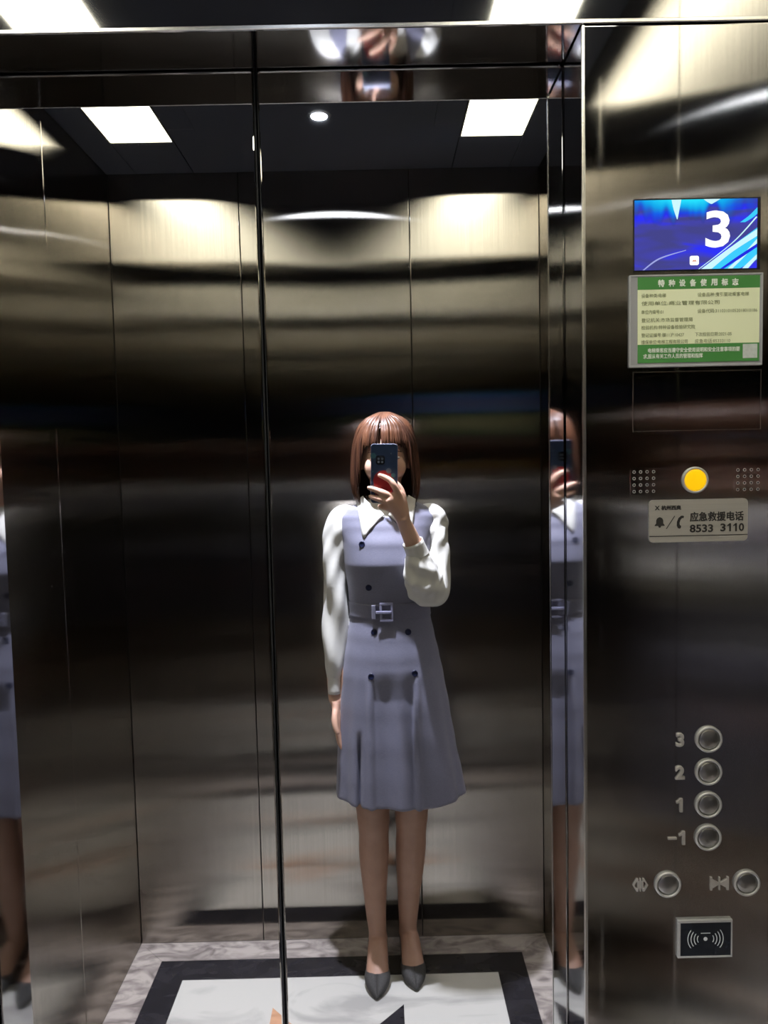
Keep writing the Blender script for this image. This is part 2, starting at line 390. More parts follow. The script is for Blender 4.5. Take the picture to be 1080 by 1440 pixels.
# display
SX0, SX1, SZ0, SZ1 = .4545, .6055, 1.7440, 1.8280
dp = box('display_screen', (SX0, F-.0015, SZ0), (SX1, F-.0002, SZ1), 'screen_frame', cp, .0006, 1)
tag(dp, 'blue lit floor display showing the number 3')
def screen_mat():
    m, n, l, b = new_mat('screen_picture'); n.remove(b)
    g = N(n, 'ShaderNodeNewGeometry'); mp = N(n, 'ShaderNodeMapping')
    mp.inputs['Location'].default_value = (-SX0/(SX1-SX0), 0, -SZ0/(SZ1-SZ0)); mp.inputs['Scale'].default_value = (1/(SX1-SX0), 0, 1/(SZ1-SZ0))
    l.new(g.outputs['Position'], mp.inputs[0])
    sp = N(n, 'ShaderNodeSeparateXYZ'); l.new(mp.outputs[0], sp.inputs[0])
    def math_(op, a, b_=None, clamp=False):
        q = N(n, 'ShaderNodeMath', operation=op); q.use_clamp = clamp
        for i, v in enumerate((a, b_)):
            if v is None: continue
            if isinstance(v, (int, float)): q.inputs[i].default_value = v
            else: l.new(v, q.inputs[i])
        return q.outputs[0]
    U, V = sp.outputs[0], sp.outputs[2]
    # broad blue glow across the lower middle
    nz = N(n, 'ShaderNodeTexNoise'); nz.inputs['Scale'].default_value = 2.4; nz.inputs['Detail'].default_value = 2; nz.inputs['Distortion'].default_value = .6
    mp2 = N(n, 'ShaderNodeMapping'); mp2.inputs['Rotation'].default_value = (0, .6, 0); mp2.inputs['Scale'].default_value = (.7, 1, 2.0)
    l.new(mp.outputs[0], mp2.inputs[0]); l.new(mp2.outputs[0], nz.inputs['Vector'])
    base = ramp(n, [(0.36, (.06, .06, .26)), (0.5, (.06, .06, .40)), (0.66, (.03, .035, .95))]); l.new(nz.outputs[0], base.inputs[0])
    # hanging cyan rays from the top edge
    nx = N(n, 'ShaderNodeTexNoise'); nx.noise_dimensions = '1D'; nx.inputs['Scale'].default_value = 9.0; nx.inputs['Detail'].default_value = 1
    l.new(math_('ADD', U, 3.1), nx.inputs['W'])
    depth = math_('MULTIPLY', nx.outputs[0], 0.62)
    edge = math_('SUBTRACT', 1.0, math_('DIVIDE', math_('SUBTRACT', 1.0, V), depth), True)
    fade = math_('SUBTRACT', 1.0, math_('MULTIPLY', math_('ABSOLUTE', math_('SUBTRACT', U, .40)), 1.7), True)
    ray = math_('MULTIPLY', edge, math_('ADD', fade, .15, True), True)
    rc = ramp(n, [(0.0, (0, 0, 0)), (0.35, (.0, .16, .75)), (0.85, (.02, .75, 1.0))]); l.new(ray, rc.inputs[0])
    mx = N(n, 'ShaderNodeMix', data_type='RGBA'); 
    l.new(math_('MULTIPLY', ray, 1.9, True), mx.inputs[0]); l.new(base.outputs[0], mx.inputs[6]); l.new(rc.outputs[0], mx.inputs[7])
    e = N(n, 'ShaderNodeEmission'); e.inputs[1].default_value = 1.0; l.new(mx.outputs[2], e.inputs[0]); l.new(e.outputs[0], n['Material Output'].inputs[0])
    return m
M['screen'] = screen_mat()
IX0, IX1, IZ0, IZ1 = SX0+.0012, SX1-.0045, SZ0+.0012, SZ1-.002
box('picture', (IX0, F-.0018, IZ0), (IX1, F-.0014, IZ1), 'screen', dp)
def sp_(u, v): return (IX0+(IX1-IX0)*u, IZ0+(IZ1-IZ0)*v)
def streak(pts0, pts1, mat, y):
    """flat lit streak between two edge curves given in screen fractions"""
    a = catmull([(*sp_(*p), 0) for p in pts0], 8); b = catmull([(*sp_(*p), 0) for p in pts1], 8)
    n = len(a); vs = [(p[0], y, p[1]) for p in a]+[(p[0], y, p[1]) for p in b]
    vs = [(min(max(v[0], IX0), IX1), v[1], min(max(v[2], IZ0), IZ1)) for v in vs]
    return link('light_streak', pydata('light_streak', vs, [(i, i+1, n+i+1, n+i) for i in range(n-1)]), mat, dp)
yS = F-.00185
streak([(.56, 0), (.78, .30), (1, .58)], [(.86, 0), (.93, .06), (1, .12)], 'scr_cyan', yS)
streak([(.545, 0), (.77, .29), (1, .56)], [(.63, 0), (.80, .24), (1, .46)], 'scr_pale', yS-.00005)
streak([(.76, 0), (.88, .19), (1, .42)], [(.80, 0), (.90, .17), (1, .36)], 'scr_pale', yS-.00005)
streak([(.70, 0), (.84, .17), (1, .35)], [(.73, 0), (.86, .14), (1, .30)], 'scr_blue', yS-.00006)
streak([(.88, 0), (.94, .10), (1, .20)], [(.93, 0), (.97, .08), (1, .14)], 'scr_pale', yS-.00005)
streak([(.52, 0), (.80, .38), (.99, .74)], [(.53, 0), (.812, .38), (1.0, .73)], 'scr_pale', yS-.00008)
streak([(.86, .66), (.93, .75), (1, .87)], [(.90, .66), (.96, .72), (1, .78)], 'scr_cyan', yS)
streak([(.065, 0), (.20, .17), (.42, .28)], [(.08, 0), (.21, .155), (.42, .27)], 'scr_line', yS-.00005)
streak([(.30, 1), (.318, .86), (.345, .72)], [(.38, 1), (.365, .86), (.35, .72)], 'scr_pale', yS-.00005)
streak([(.56, 1), (.59, .96), (.62, .93)], [(.70, 1), (.66, .96), (.63, .93)], 'scr_pale', yS-.00005)
c3 = sp_(.675, .565)
text('floor_number', '3', .058, c3[0], F-.0030, c3[1], 'scr_white', dp, .0002, .0011, 'CENTER', width=.0290)
ci = sp_(.488, .125)
ic = prism_y('screen_icon', rounded_poly(.0108, .0108, .002), F-.0022, F-.0019, 'scr_white', dp, ci)
prism_y('screen_icon_mark', [(-.0028, -.0012), (-.001, .0008), (.0003, -.0002), (.001, .001), (.0028, -.0012)], F-.00225, F-.0022, 'scr_orange', dp, ci)

# flush blank cover under the certificate
cov = box('cover_plate', (.4545, F-.0006, 1.5552), (.6083, F+.001, 1.6258), 'panel', cp, .0006, 1)
for lo, hi in (((.4543, 1.6257), (.6085, 1.6260)), ((.4543, 1.5550), (.6085, 1.5553)), ((.4543, 1.5550), (.4546, 1.6260)), ((.6082, 1.5550), (.6085, 1.6260))):
    box('cover_edge', (lo[0], F-.0009, lo[1]), (hi[0], F, hi[1]), 'edge', cov)
tag(cov, 'blank mirror-steel cover plate with a thin raised edge')

# speaker perforations: 4 x 4 raised-rim holes, twice
hole_me = {}
def speaker(x0, x1, z0, z1):
    sp = prism_y('speaker_grille', rounded_poly(x1-x0+.009, z1-z0+.009, .002), F-.0003, F+.0005, 'panel', cp, ((x0+x1)/2, (z0+z1)/2))
    for i in range(4):
        for j in range(4):
            x = x0+(x1-x0)*i/3; z = z0+(z1-z0)*j/3
            if not hole_me:
                q = disc_y('rim', (0, 0, 0), .0014, .0019, 0, .0003, 'ring', None, 14); hole_me['r'] = q.data; bpy.data.objects.remove(q)
                q = disc_y('hole', (0, 0, 0), 0, .0015, 0, .00015, 'dark', None, 14); hole_me['h'] = q.data; bpy.data.objects.remove(q)
            h = link('hole', hole_me['h'], None, sp); h.location = (x, F-.0003, z)
            rm = link('hole_rim', hole_me['r'], None, sp); rm.location = (x, F-.0003, z)
speaker(.4560, .4796, 1.4828, 1.5065); speaker(.5818, .6064, 1.4826, 1.5063)
# yellow alarm button
eb = disc_y('alarm_button', (.5297, F, 1.4953), .0134, .0160, -.001, .003, 'ring', cp, 40); tag(eb, 'yellow alarm button in a chrome ring')
disc_y('lens', (.5297, F, 1.4953), 0, .0134, -.001, .0018, 'yellow', eb, 40, .0008)

# floor buttons
def button(name, x, z, r=.0166):
    b = disc_y(name, (x, F, z), r-.0030, r, -.001, .0038, 'ring', cp, 40)
    disc_y('cap', (x, F, z), 0, r-.0030, -.001, .0016, 'cap', b, 40, .0030)
    return b
for (z, s, xt) in ((1.1740, '3', .5132), (1.1323, '2', .5134), (1.0904, '1', .5128), (1.0482, '-1', .5112)):
    b = button('floor_button', .5488, z); tag(b, 'round chrome floor button marked %s' % s)
    if s == '-1':
        box('number', (.4985, F-.0022, z-.0017), (.5098, F+.0005, z+.0013), 'num', b, .0008, 2)
        one_glyph('number', .5158, z, .0172, 'num', b, F-.0020, F+.0004)
    elif s == '1':
        one_glyph('number', .5125, z, .0172, 'num', b, F-.0020, F+.0004)
    else:
        text('number', s, .0225, xt, F-.0007, z, 'num', b, .0012, .0009, 'CENTER', bevel=.0004)
def symbol(parent, x, z, opening):
    y0, y1 = F-.0018, F+.0004
    box('symbol', (x-.0009, y0, z-.0085), (x+.0009, y1, z+.0085), 'num', parent, .0004, 1)
    for s in (-1, 1):
        if opening:   # <|> arrows pointing outwards
            o = [(.0028, .0082), (.0050, .0082), (.0098, 0), (.0050, -.0082), (.0028, -.0082), (.0028, -.0045), (.0052, -.0045), (.0076, 0), (.0052, .0045), (.0028, .0045)]
            i_ = [(.0015, .0048), (.0036, .0036), (.0036, -.0036), (.0015, -.0048)]
        else:         # >|< arrows pointing inwards
            o = [(.0092, .0085), (.0116, .0085), (.0116, -.0085), (.0092, -.0085), (.0092, -.0058), (.0012, -.0012), (.0012, .0012), (.0092, .0058)]
            i_ = None
        prism_y('symbol', [(s*p[0], p[1]) for p in o], y0, y1, 'num', parent, (x, z))
        if i_: prism_y('symbol', [(s*p[0], p[1]) for p in i_], y0, y1, 'num', parent, (x, z))
bo = button('door_open_button', .4985, .9886); tag(bo, 'round chrome button beside the outward-arrow door symbol'); symbol(bo, .4641, .9886, True)
bc = button('door_close_button', .5980, .9880); tag(bc, 'round chrome button beside the inward-arrow door symbol'); symbol(bc, .5637, .9880, False)

# card reader
M['reader_black'] = mat_noise('reader_black', (.008, .011, .016), (.013, .017, .024), 40, 0.25)
M['reader_print'] = mat_noise('reader_print', (.62, .64, .64), (.7, .72, .72), 40, 0.5)
cr = empty('card_reader', (.5450, F, .9179)); tag(cr, 'small black card reader with a silver frame and radio-wave print under the buttons', 'card reader')
CX0, CX1, CZ0, CZ1 = .5105, .5795, .8930, .9424
reparent(box('plate', (CX0+.001, F-.0030, CZ0+.001), (CX1-.001, F+.0002, CZ1-.001), 'reader_black', None, .0008, 1), cr)
for nm, lo, hi in (('frame_bar', (CX0, CZ1-.0035), (CX1, CZ1)), ('frame_bar', (CX0, CZ0), (CX1, CZ0+.0022)), ('frame_bar', (CX0, CZ0+.0022), (CX0+.0035, CZ1-.0035)), ('frame_bar', (CX1-.0018, CZ0+.0022), (CX1, CZ1-.0035))):
    reparent(box(nm, (lo[0], F-.0042, lo[1]), (hi[0], F, hi[1]), 'ring', None, .0007, 2), cr)
ctr = ((CX0+CX1)/2+.0008, (CZ0+CZ1)/2-.0005)
reparent(disc_y('dot', (ctr[0], F-.003, ctr[1]), 0, .0025, 0, .0002, 'reader_print', None, 20), cr)
for s in (-1, 1):
    for k, (r, hgt) in enumerate(((.0085, 32), (.0125, 36), (.0165, 38), (.0205, 38))):
        pts = [(s*(r-.0004)*math.cos(math.radians(a)), (r-.0004)*math.sin(math.radians(a))*.95) for a in range(-hgt, hgt+1, 8)]
        pts += [(s*(r+.0005)*math.cos(math.radians(a)), (r+.0005)*math.sin(math.radians(a))*.95) for a in range(hgt, -hgt-1, -8)]
        reparent(prism_y('wave_print', [(p[0]+s*.0018, p[1]) for p in pts], F-.0032, F-.0029, 'reader_print', None, ctr), cr)
reparent(box('line_print', (ctr[0]-.006, F-.0032, ctr[1]+.0072), (ctr[0]+.006, F-.0029, ctr[1]+.0080), 'reader_print'), cr)

# emergency phone sign
M['plate'] = mat_noise('satin_sign_steel', (.42, .40, .36), (.47, .45, .40), 6, 0.4, 0.4, (1, 1, 60))
M['ink'] = mat_noise('black_ink', (.012, .011, .010), (.02, .018, .016), 40, 0.6)
pl = empty('emergency_sign', (.5337, F, 1.4460)); tag(pl, 'brushed steel emergency phone number sign under the yellow button', 'sign')
pw, ph = .1196, .0516; pc = (.5337, 1.4462); ang = math.radians(.25)
reparent(prism_y('plate', rounded_poly(pw, ph, .005), F-.0022, F+.0002, 'plate', None, pc), pl)
yP = F-.0024
def P_(fx, fz): return pc[0]-pw/2+pw*fx, pc[1]+ph/2-ph*fz
x, z = P_(.41, .41); reparent(text('sign_characters', '应急救援电话', .0118, x, yP, z, 'ink', None, .0001, .00030, 'LEFT', width=.0655), pl)
x, z = P_(.41, .685); reparent(text('sign_digits', '8533', .0128, x, yP, z, 'ink', None, .0001, .00035, 'LEFT', width=.0285), pl)
x, z = P_(.722, .675); reparent(text('sign_digits', '3', .0128, x, yP, z, 'ink', None, .0001, .00035, 'LEFT', width=.0064), pl)
reparent(text('sign_digits', '0', .0128, x+.0224, yP, z, 'ink', None, .0001, .00035, 'LEFT', width=.0064), pl)
for k in range(2): reparent(one_glyph('sign_digits', x+.0104+.0072*k, z, .0098, 'ink', None, yP-.0004, yP+.0001), pl)
x, z = P_(.12, .185); reparent(text('maker_characters', '杭州西奥', .0054, x, yP, z, 'ink', None, .0001, .00028, 'LEFT', width=.0245), pl)
x, z = P_(.08, .185)
for s in (-1, 1):
    reparent(prism_y('maker_mark', [(-s*.0030, .0026), (-s*.0014, .0026), (s*.0032, -.0026), (s*.0014, -.0026)], yP-.0001*(s > 0), yP+.0002, 'ink', None, (x, z)), pl)
x, z = P_(.105, .53)
bell = [(0, .0066), (.0014, .0062), (.0032, .0050), (.0042, .0028), (.0043, -.0010), (.0060, -.0032), (.0060, -.0040), (.0018, -.0040), (.0012, -.0058), (0, -.0063)]
reparent(prism_y('bell_mark', bell + [(-p[0], p[1]) for p in bell[-2:0:-1]], yP-.0001, yP+.0002, 'ink', None, (x, z)), pl)
x, z = P_(.215, .53); reparent(prism_y('slash_mark', [(-.0056, -.0078), (-.0046, -.0078), (.0056, .0078), (.0046, .0078)], yP-.0001, yP+.0002, 'ink', None, (x, z)), pl)
x, z = P_(.31, .53)
hs = [(.0042, .0078), (.0050, .0066), (.0040, .0046), (.0026, .0050), (.0006, .0026), (-.0004, -.0010), (.0000, -.0036), (.0014, -.0042), (.0014, -.0064), (.0000, -.0080), (-.0024, -.0072), (-.0038, -.0040), (-.0036, .0006), (-.0018, .0050), (.0014, .0078)]
reparent(prism_y('handset_mark', hs, yP-.0001, yP+.0002, 'ink', None, (x, z)), pl)
reparent(box('rule_line', (pc[0]-pw/2, yP-.0001, pc[1]+ph/2-ph*.862), (pc[0]+pw/2, yP+.0002, pc[1]+ph/2-ph*.845), 'ink'), pl)

# inspection certificate in a clear holder
M['acrylic'] = mat_noise('clear_holder', (.55, .56, .58), (.62, .63, .65), 20, 0.12, Alpha=0.55)
M['green'] = mat_noise('certificate_green', (.055, .235, .05), (.065, .26, .06), 20, 0.45)
M['cream'] = mat_noise('certificate_cream', (.78, .83, .54), (.82, .87, .60), 7, 0.45)
M['print_white'] = mat_noise('print_white', (.78, .84, .76), (.82, .88, .80), 40, 0.5)
M['print_grey'] = mat_noise('print_grey', (.22, .25, .13), (.27, .30, .16), 40, 0.6)
M['pale'] = mat_noise('pale_square', (.50, .55, .52), (.58, .62, .60), 260, 0.5)
ct = empty('inspection_certificate', (.5280, F, 1.6310)); tag(ct, 'green and cream equipment inspection certificate in a clear holder below the screen', 'certificate')
HX0, HX1, HZ0, HZ1 = .4490, .6085, 1.6312, 1.7395
reparent(prism_y('holder', rounded_poly(HX1-HX0, HZ1-HZ0, .003), F-.0022, F, 'acrylic', None, ((HX0+HX1)/2, (HZ0+HZ1)/2)), ct)
for lo, hi in (((HX0, HZ0), (HX0+.0022, HZ1)), ((HX1-.0022, HZ0), (HX1, HZ1)), ((HX0, HZ0), (HX1, HZ0+.0024)), ((HX0, HZ1-.002), (HX1, HZ1))):
    reparent(box('holder_rim', (lo[0], F-.0034, lo[1]), (hi[0], F-.0018, hi[1]), 'acrylic', None, .0006, 1), ct)
KX0, KX1, KZ0, KZ1 = .4592, .6045, 1.6362, 1.7368
card = reparent(box('card', (KX0, F-.0028, KZ0), (KX1, F-.0020, KZ1), 'cream'), ct)
yC = F-.0029
def K(u, v): return KX0+(KX1-KX0)*u, KZ1-(KZ1-KZ0)*v
def kbox(nm, u0, v0, u1, v1, mat, y=yC):
    a = K(u0, v1); b = K(u1, v0); o = box(nm, (a[0], y, a[1]), (b[0], F-.0024, b[1]), mat); o.parent = card; o.matrix_parent_inverse = Matrix.Translation(ct.location) @ Matrix() if False else Matrix(); return o
kbox('header_band', 0, 0, 1, .145, 'green'); kbox('footer_band', 0, .785, 1, 1, 'green'); kbox('pale_square', .865, .80, .985, .965, 'pale', yC-.0001)
def ktext(nm, s, size, u, v, mat, wu, bold=0.0):
    x, z = K(u, v); o = text(nm, s, size, x, yC-.0002, z, mat, card, .00008, bold, 'LEFT', width=wu*(KX1-KX0)); return o
for k, ch in enumerate('特种设备使用标志'):
    x, z = K(.165+.0865*k, .075); text('header_character', ch, .0084, x, yC-.0002, z, 'print_white', card, .00008, .00035, 'LEFT', width=.0078)
rows = [(.03, .215, '设备种类:电梯', .20), (.49, .215, '设备品种:曳引驱动乘客电梯', .42), (.03, .305, '使用单位:商业管理有限公司', .64), (.03, .405, '单位内编号:01', .18), (.49, .405, '设备代码:31103101052018010186', .49),
        (.03, .50, '登记机关:市场监督管理局', .42), (.03, .585, '检验机构:特种设备检验研究院', .44), (.03, .675, '登记证编号:梯11沪10427', .35), (.47, .675, '下次检验日期:2021-05', .30), (.03, .755, '维保单位:电梯工程有限公司', .38), (.47, .755, '应急电话:85333110', .29)]
for u, v, s, wu in rows: ktext('certificate_line', s, .0052, u, v, 'print_grey', wu)
ktext('footer_line', '电梯乘客应当遵守安全使用说明和安全注意事项的要', .0058, .085, .855, 'print_white', .755, .0001)
ktext('footer_line', '求,服从有关工作人员的管理和指挥', .0058, .045, .925, 'print_white', .49, .0001)

# ------------------------------------------------------------------ the person (seen in the mirror-polished doors)
XC, YC = .168, -1.185
def lerp_tab(tab, z):
    if z <= tab[0][0]: return tab[0][1:]
    for a, b in zip(tab, tab[1:]):
        if z <= b[0]:
            t = (z-a[0])/(b[0]-a[0]); t = t*t*(3-2*t)*.5 + t*.5
            return [p+(q-p)*t for p, q in zip(a[1:], b[1:])]
    return tab[-1][1:]
# z, centre x, half width, front depth, back depth
TORSO = [(.66, .168, .140, .080, .090), (.80, .168, .156, .092, .100), (.90, .168, .152, .092, .100), (1.00, .169, .128, .082, .085), (1.09, .170, .108, .076, .075), (1.16, .169, .112, .084, .078),
         (1.235, .168, .120, .106, .080), (1.29, .168, .124, .096, .082), (1.335, .169, .133, .078, .080), (1.365, .170, .134, .066, .074), (1.385, .171, .118, .058, .066), (1.405, .171, .078, .052, .058), (1.425, .170, .052, .046, .052)]
def torso_pt(th, z, off=0.0):
    cx, a, bf, bb = lerp_tab(TORSO, z)
    s, c = math.sin(th), math.cos(th)
    e = 0.86
    x = math.copysign(abs(s)**e, s); y = math.copysign(abs(c)**e, c)
    return Vector((cx+(a+off)*x, YC+((bf if c > 0 else bb)+off)*y, z))
def front_y(x, z, off=0.0):
    cx, a, bf, bb = lerp_tab(TORSO, z)
    t = min(1, abs(x-cx)/(a+off)); s = t**(1/.86); c = math.sqrt(max(0, 1-s*s))
    return YC+(bf+off)*c**.86
def loft_torso(z0, z1, off, nz=30, seg=48):
    vs, fs = [], []
    for j in range(nz+1):
        z = z0+(z1-z0)*j/nz
        for k in range(seg): vs.append(torso_pt(2*math.pi*k/seg, z, off))
    for j in range(nz):
        for k in range(seg): fs.append((j*seg+k, j*seg+(k+1) % seg, (j+1)*seg+(k+1) % seg, (j+1)*seg+k))
    fs.append(tuple(range(seg))); fs.append(tuple(nz*seg+k for k in range(seg)))
    return vs, fs

# ---- body: one continuous skin
HCN = Vector((.166, -1.172, 1.537))
def head_fn(v):
    t = v.z/.108
    if t < 0:                                    # jaw narrows towards the chin, chin comes forward
        k = -t; v.x *= 1-.36*k**1.6; v.y = v.y*(1-.30*k**1.5) + .020*k
    else: v.y = v.y*1.0-.006*t
    if v.y > 0: v.y *= .93
    return v
parts = [loft_torso(.66, 1.425, -.004), ellipsoid(HCN, (.068, .090, .108), 40, 28, head_fn)]
parts.append(tube([(.168, -1.197, 1.37, .052, .052), (.168, -1.192, 1.41, .047, .048), (.167, -1.186, 1.45, .046, .050), (.166, -1.182, 1.49, .047, .055)], 20, 5))
parts.append(tube([(.166, -1.094, 1.553, .006, .006), (.166, -1.085, 1.53, .0085, .008), (.166, -1.078, 1.512, .0125, .010), (.166, -1.088, 1.502, .009, .007)], 12, 4))     # nose
for s in (-1, 1):
    parts.append(ellipsoid((.166+s*.068, -1.178, 1.530), (.009, .018, .030), 14, 10))
    parts.append(ellipsoid((.166+s*.034, -1.112, 1.508), (.024, .018, .030), 14, 10))
# arms
SHL, SHR = Vector((.040, -1.188, 1.362)), Vector((.298, -1.188, 1.362))
parts.append(tube([(.076, -1.188, 1.350, .040, .040), (.040, -1.188, 1.350, .034, .036), (.022, -1.190, 1.29, .028, .032), (.015, -1.196, 1.18, .026, .030), (.013, -1.196, 1.10, .025, .029), (.010, -1.190, 1.02, .025, .028), (.006, -1.180, .93, .026, .025), (.004, -1.172, .855, .021, .018), (.005, -1.168, .825, .019, .022)], 18, 6))
parts.append(tube([(.262, -1.188, 1.350, .040, .040), (.296, -1.186, 1.350, .034, .036), (.305, -1.165, 1.27, .027, .030), (.302, -1.124, 1.185, .025, .027), (.296, -1.100, 1.158, .025, .026)], 18, 6))
parts.append(tube([(.299, -1.106, 1.158, .026, .026), (.286, -1.088, 1.178, .028, .028), (.256, -1.064, 1.25, .026, .027), (.229, -1.045, 1.32, .0225, .023), (.213, -1.034, 1.358, .0195, .021), (.206, -1.026, 1.376, .020, .024)], 18, 6))
# legs
LEGS = {-1: [(.72, .098, -1.185, .070, .078), (.60, .103, -1.183, .062, .068), (.50, .107, -1.180, .051, .056), (.46, .108, -1.180, .0485, .052), (.41, .108, -1.188, .0445, .050), (.36, .107, -1.196, .0455, .054), (.30, .1065, -1.198, .0420, .050), (.22, .1075, -1.198, .0350, .039), (.15, .109, -1.198, .0300, .032), (.10, .112, -1.199, .0270, .030), (.075, .113, -1.198, .0295, .033)],
        1: [(.72, .240, -1.185, .070, .078), (.60, .232, -1.186, .062, .068), (.50, .224, -1.190, .051, .056), (.46, .222, -1.192, .0490, .052), (.41, .221, -1.202, .0450, .050), (.36, .219, -1.212, .0460, .054), (.30, .216, -1.216, .0430, .050), (.22, .211, -1.218, .0355, .039), (.15, .2075, -1.220, .0305, .032), (.10, .2055, -1.222, .0270, .030), (.075, .205, -1.221, .0290, .033)]}
for s in (-1, 1): parts.append(tube([(x, y, z, a, b) for z, x, y, a, b in LEGS[s]], 24, 4))
# feet: ankle to toe inside the shoes (heel raised about 4 cm)
FEET = {-1: ((.113, -1.232), (.1085, -1.030)), 1: ((.205, -1.256), (.2228, -1.062))}
def foot_frame(s):
    h, t = FEET[s]; d = Vector((t[0]-h[0], t[1]-h[1], 0)); L = d.length; d.normalize(); return Vector((h[0], h[1], 0)), d, Vector((-d.y, d.x, 0)), L
for s in (-1, 1):
    h, d, n_, L = foot_frame(s)
    def fp(t, z, a, b): p = h+d*(L*t); return (p.x, p.y, z, a, b)
    parts.append(tube([fp(-.02, .062, .022, .018), fp(.10, .066, .026, .026), fp(.28, .068, .0295, .032), fp(.45, .054, .031, .026), fp(.62, .035, .033, .020), fp(.76, .021, .030, .015), fp(.88, .015, .020, .010)], 18, 5, up=(0, 0, 1)))
# right hand holding the phone: palm, four fingers across the phone's back, thumb on the edge
PN = -_fw                                           # normal of the screen side
def on_phone(x, z, h):
    """point in front of the phone's back at world x, z, raised by h towards the doors"""
    o = CAM - _fw*.004
    d = Vector((0, 1, 0)); t = (o-Vector((x, 0, z))).dot(_fw)/d.dot(_fw)
    return Vector((x, t, z)) + _fw*h
def finger(P, r):
    r *= 1.12; n = len(P); rr = [r*1.08, r*1.0, r*1.03, r*.92, r*.80, r*.55]
    return tube([(p[0], p[1], p[2], rr[min(i, 5)], rr[min(i, 5)]*.95) for i, p in enumerate(P)], 12, 5)
def pf(x, z, h): v = on_phone(x, z, h); return (v.x, v.y, v.z)
parts.append(tube([(.2185, -1.0385, 1.342, .0185, .0195), (.211, -1.031, 1.365, .0195, .021), (.205, -1.022, 1.385, .025, .018), (.197, -1.013, 1.408, .030, .016), (.187, -1.004, 1.426, .031, .014), (.182, -1.000, 1.436, .026, .011)], 16, 5, up=(.45, .85, .1)))
parts.append(finger([pf(.200, 1.418, .004), pf(.196, 1.442, .012), pf(.186, 1.462, .016), pf(.177, 1.4745, .014), pf(.160, 1.4845, .010), pf(.145, 1.490, .008)], .0080))
parts.append(finger([pf(.194, 1.412, .006), pf(.184, 1.430, .013), pf(.160, 1.441, .015), pf(.146, 1.447, .013), pf(.130, 1.453, .010), pf(.116, 1.457, .008)], .0082))
parts.append(finger([pf(.186, 1.402, .006), pf(.174, 1.415, .013), pf(.154, 1.423, .015), pf(.142, 1.427, .013), pf(.129, 1.431, .010), pf(.119, 1.434, .008)], .0077))
parts.append(finger([pf(.178, 1.394, .004), pf(.168, 1.400, .010), pf(.156, 1.404, .009), pf(.149, 1.404, .002), pf(.147, 1.403, -.008), pf(.148, 1.403, -.016)], .0068))
parts.append(finger([(.212, -1.030, 1.378), (.213, -1.033, 1.402), (.2105, -1.034, 1.428), (.206, -1.0345, 1.446), (.196, -1.034, 1.462), (.188, -1.033, 1.470)], .0090))
# left hand hanging beside the skirt, fingers loosely curled
parts.append(tube([(.005, -1.170, .832, .017, .021), (.007, -1.168, .805, .013, .033), (.009, -1.167, .775, .0135, .040), (.011, -1.166, .752, .012, .038)], 16, 5))
for k, (dy, ln, r) in enumerate(((.030, .92, .0076), (.010, 1.0, .0078), (-.010, .95, .0075), (-.028, .76, .0065))):
    y = -1.166+dy
    parts.append(finger([(.010, y*.5+.5*(-1.167+dy*.9), .765), (.012, y, .744), (.016, y, .744-.030*ln), (.023, y, .744-.050*ln), (.032, y, .744-.062*ln), (.041, y, .744-.066*ln)], r))
parts.append(finger([(.006, -1.150, .812), (.004, -1.134, .796), (.004, -1.124, .778), (.007, -1.119, .762), (.011, -1.117, .750), (.014, -1.116, .744)], .0082))
body_me = remesh('person', parts, .0026, 5, .5)
person = link('person', body_me, 'skin', None, True); body_me.materials.append(M['legs'])
tag(person, 'person in a belted blue-grey pinafore dress and white blouse holding up a phone', 'person')
for p in body_me.polygons:
    z = p.center.z
    if z < .60 and p.center.x > .05: p.material_index = 1
    elif z < .60 and abs(p.center.x-.168) < .2: p.material_index = 1

# face details
for s in (-1, 1):
    e = ellipsoid((.166+s*.030, -1.099, 1.534), (.0115, .007, .0042), 16, 10)
    eo = link('eye', pydata('eye', *e), 'eye', person, True)
    i = ellipsoid((.166+s*.030, -1.0938, 1.534), (.0045, .0020, .0040), 14, 8); link('iris', pydata('iris', *i), 'iris', eo, True)
    link('eyebrow', pydata('eyebrow', *tube([(.166+s*.014, -1.0885, 1.550, .002, .002), (.166+s*.030, -1.0880, 1.5535, .0025, .0025), (.166+s*.046, -1.097, 1.550, .0015, .0015)], 8, 4)), 'hair', person, True)
lp = join_parts([tube([(.147, -1.092, 1.477, .0012, .001), (.158, -1.0855, 1.4795, .0034, .003), (.166, -1.0845, 1.4785, .0032, .003), (.174, -1.0855, 1.4795, .0034, .003), (.185, -1.092, 1.477, .0012, .001)], 10, 4),
                 tube([(.148, -1.092, 1.4765, .001, .001), (.158, -1.087, 1.473, .0036, .0036), (.166, -1.086, 1.472, .0042, .004), (.174, -1.087, 1.473, .0036, .0036), (.184, -1.092, 1.4765, .001, .001)], 10, 4)])
link('lips', pydata('lips', *lp), 'lips', person, True)

# ---- hair: a chin-length bob with a parted fringe, built lock by lock
HAIR = [(1.405, .086, .074, .088), (1.430, .095, .082, .096), (1.470, .098, .086, .100), (1.510, .0965, .090, .103), (1.545, .0935, .0935, .105), (1.580, .089, .094, .104), (1.605, .082, .089, .098), (1.625, .073, .079, .088), (1.642, .059, .064, .072), (1.655, .040, .042, .050), (1.663, .018, .018, .026), (1.665, .002, .002, .003)]
HCX, HCY = .1665, -1.176
def hair_pt(th, z, off=0.0):
    a, bf, bb = lerp_tab(HAIR, z)
    s, c = math.sin(th), math.cos(th)
    return Vector((HCX+(a+off)*s, HCY+((bf if c > 0 else bb)+off)*c, z))
PART = math.radians(-11)
def z_bottom(th):
    a = abs(math.degrees(th))
    if a < 44: return 1.571 - .010*(a/44)**2
    if a < 60: return 1.561 - (1.561-1.408)*((a-44)/16)**.8
    return 1.408 + .004*math.sin(3*th)
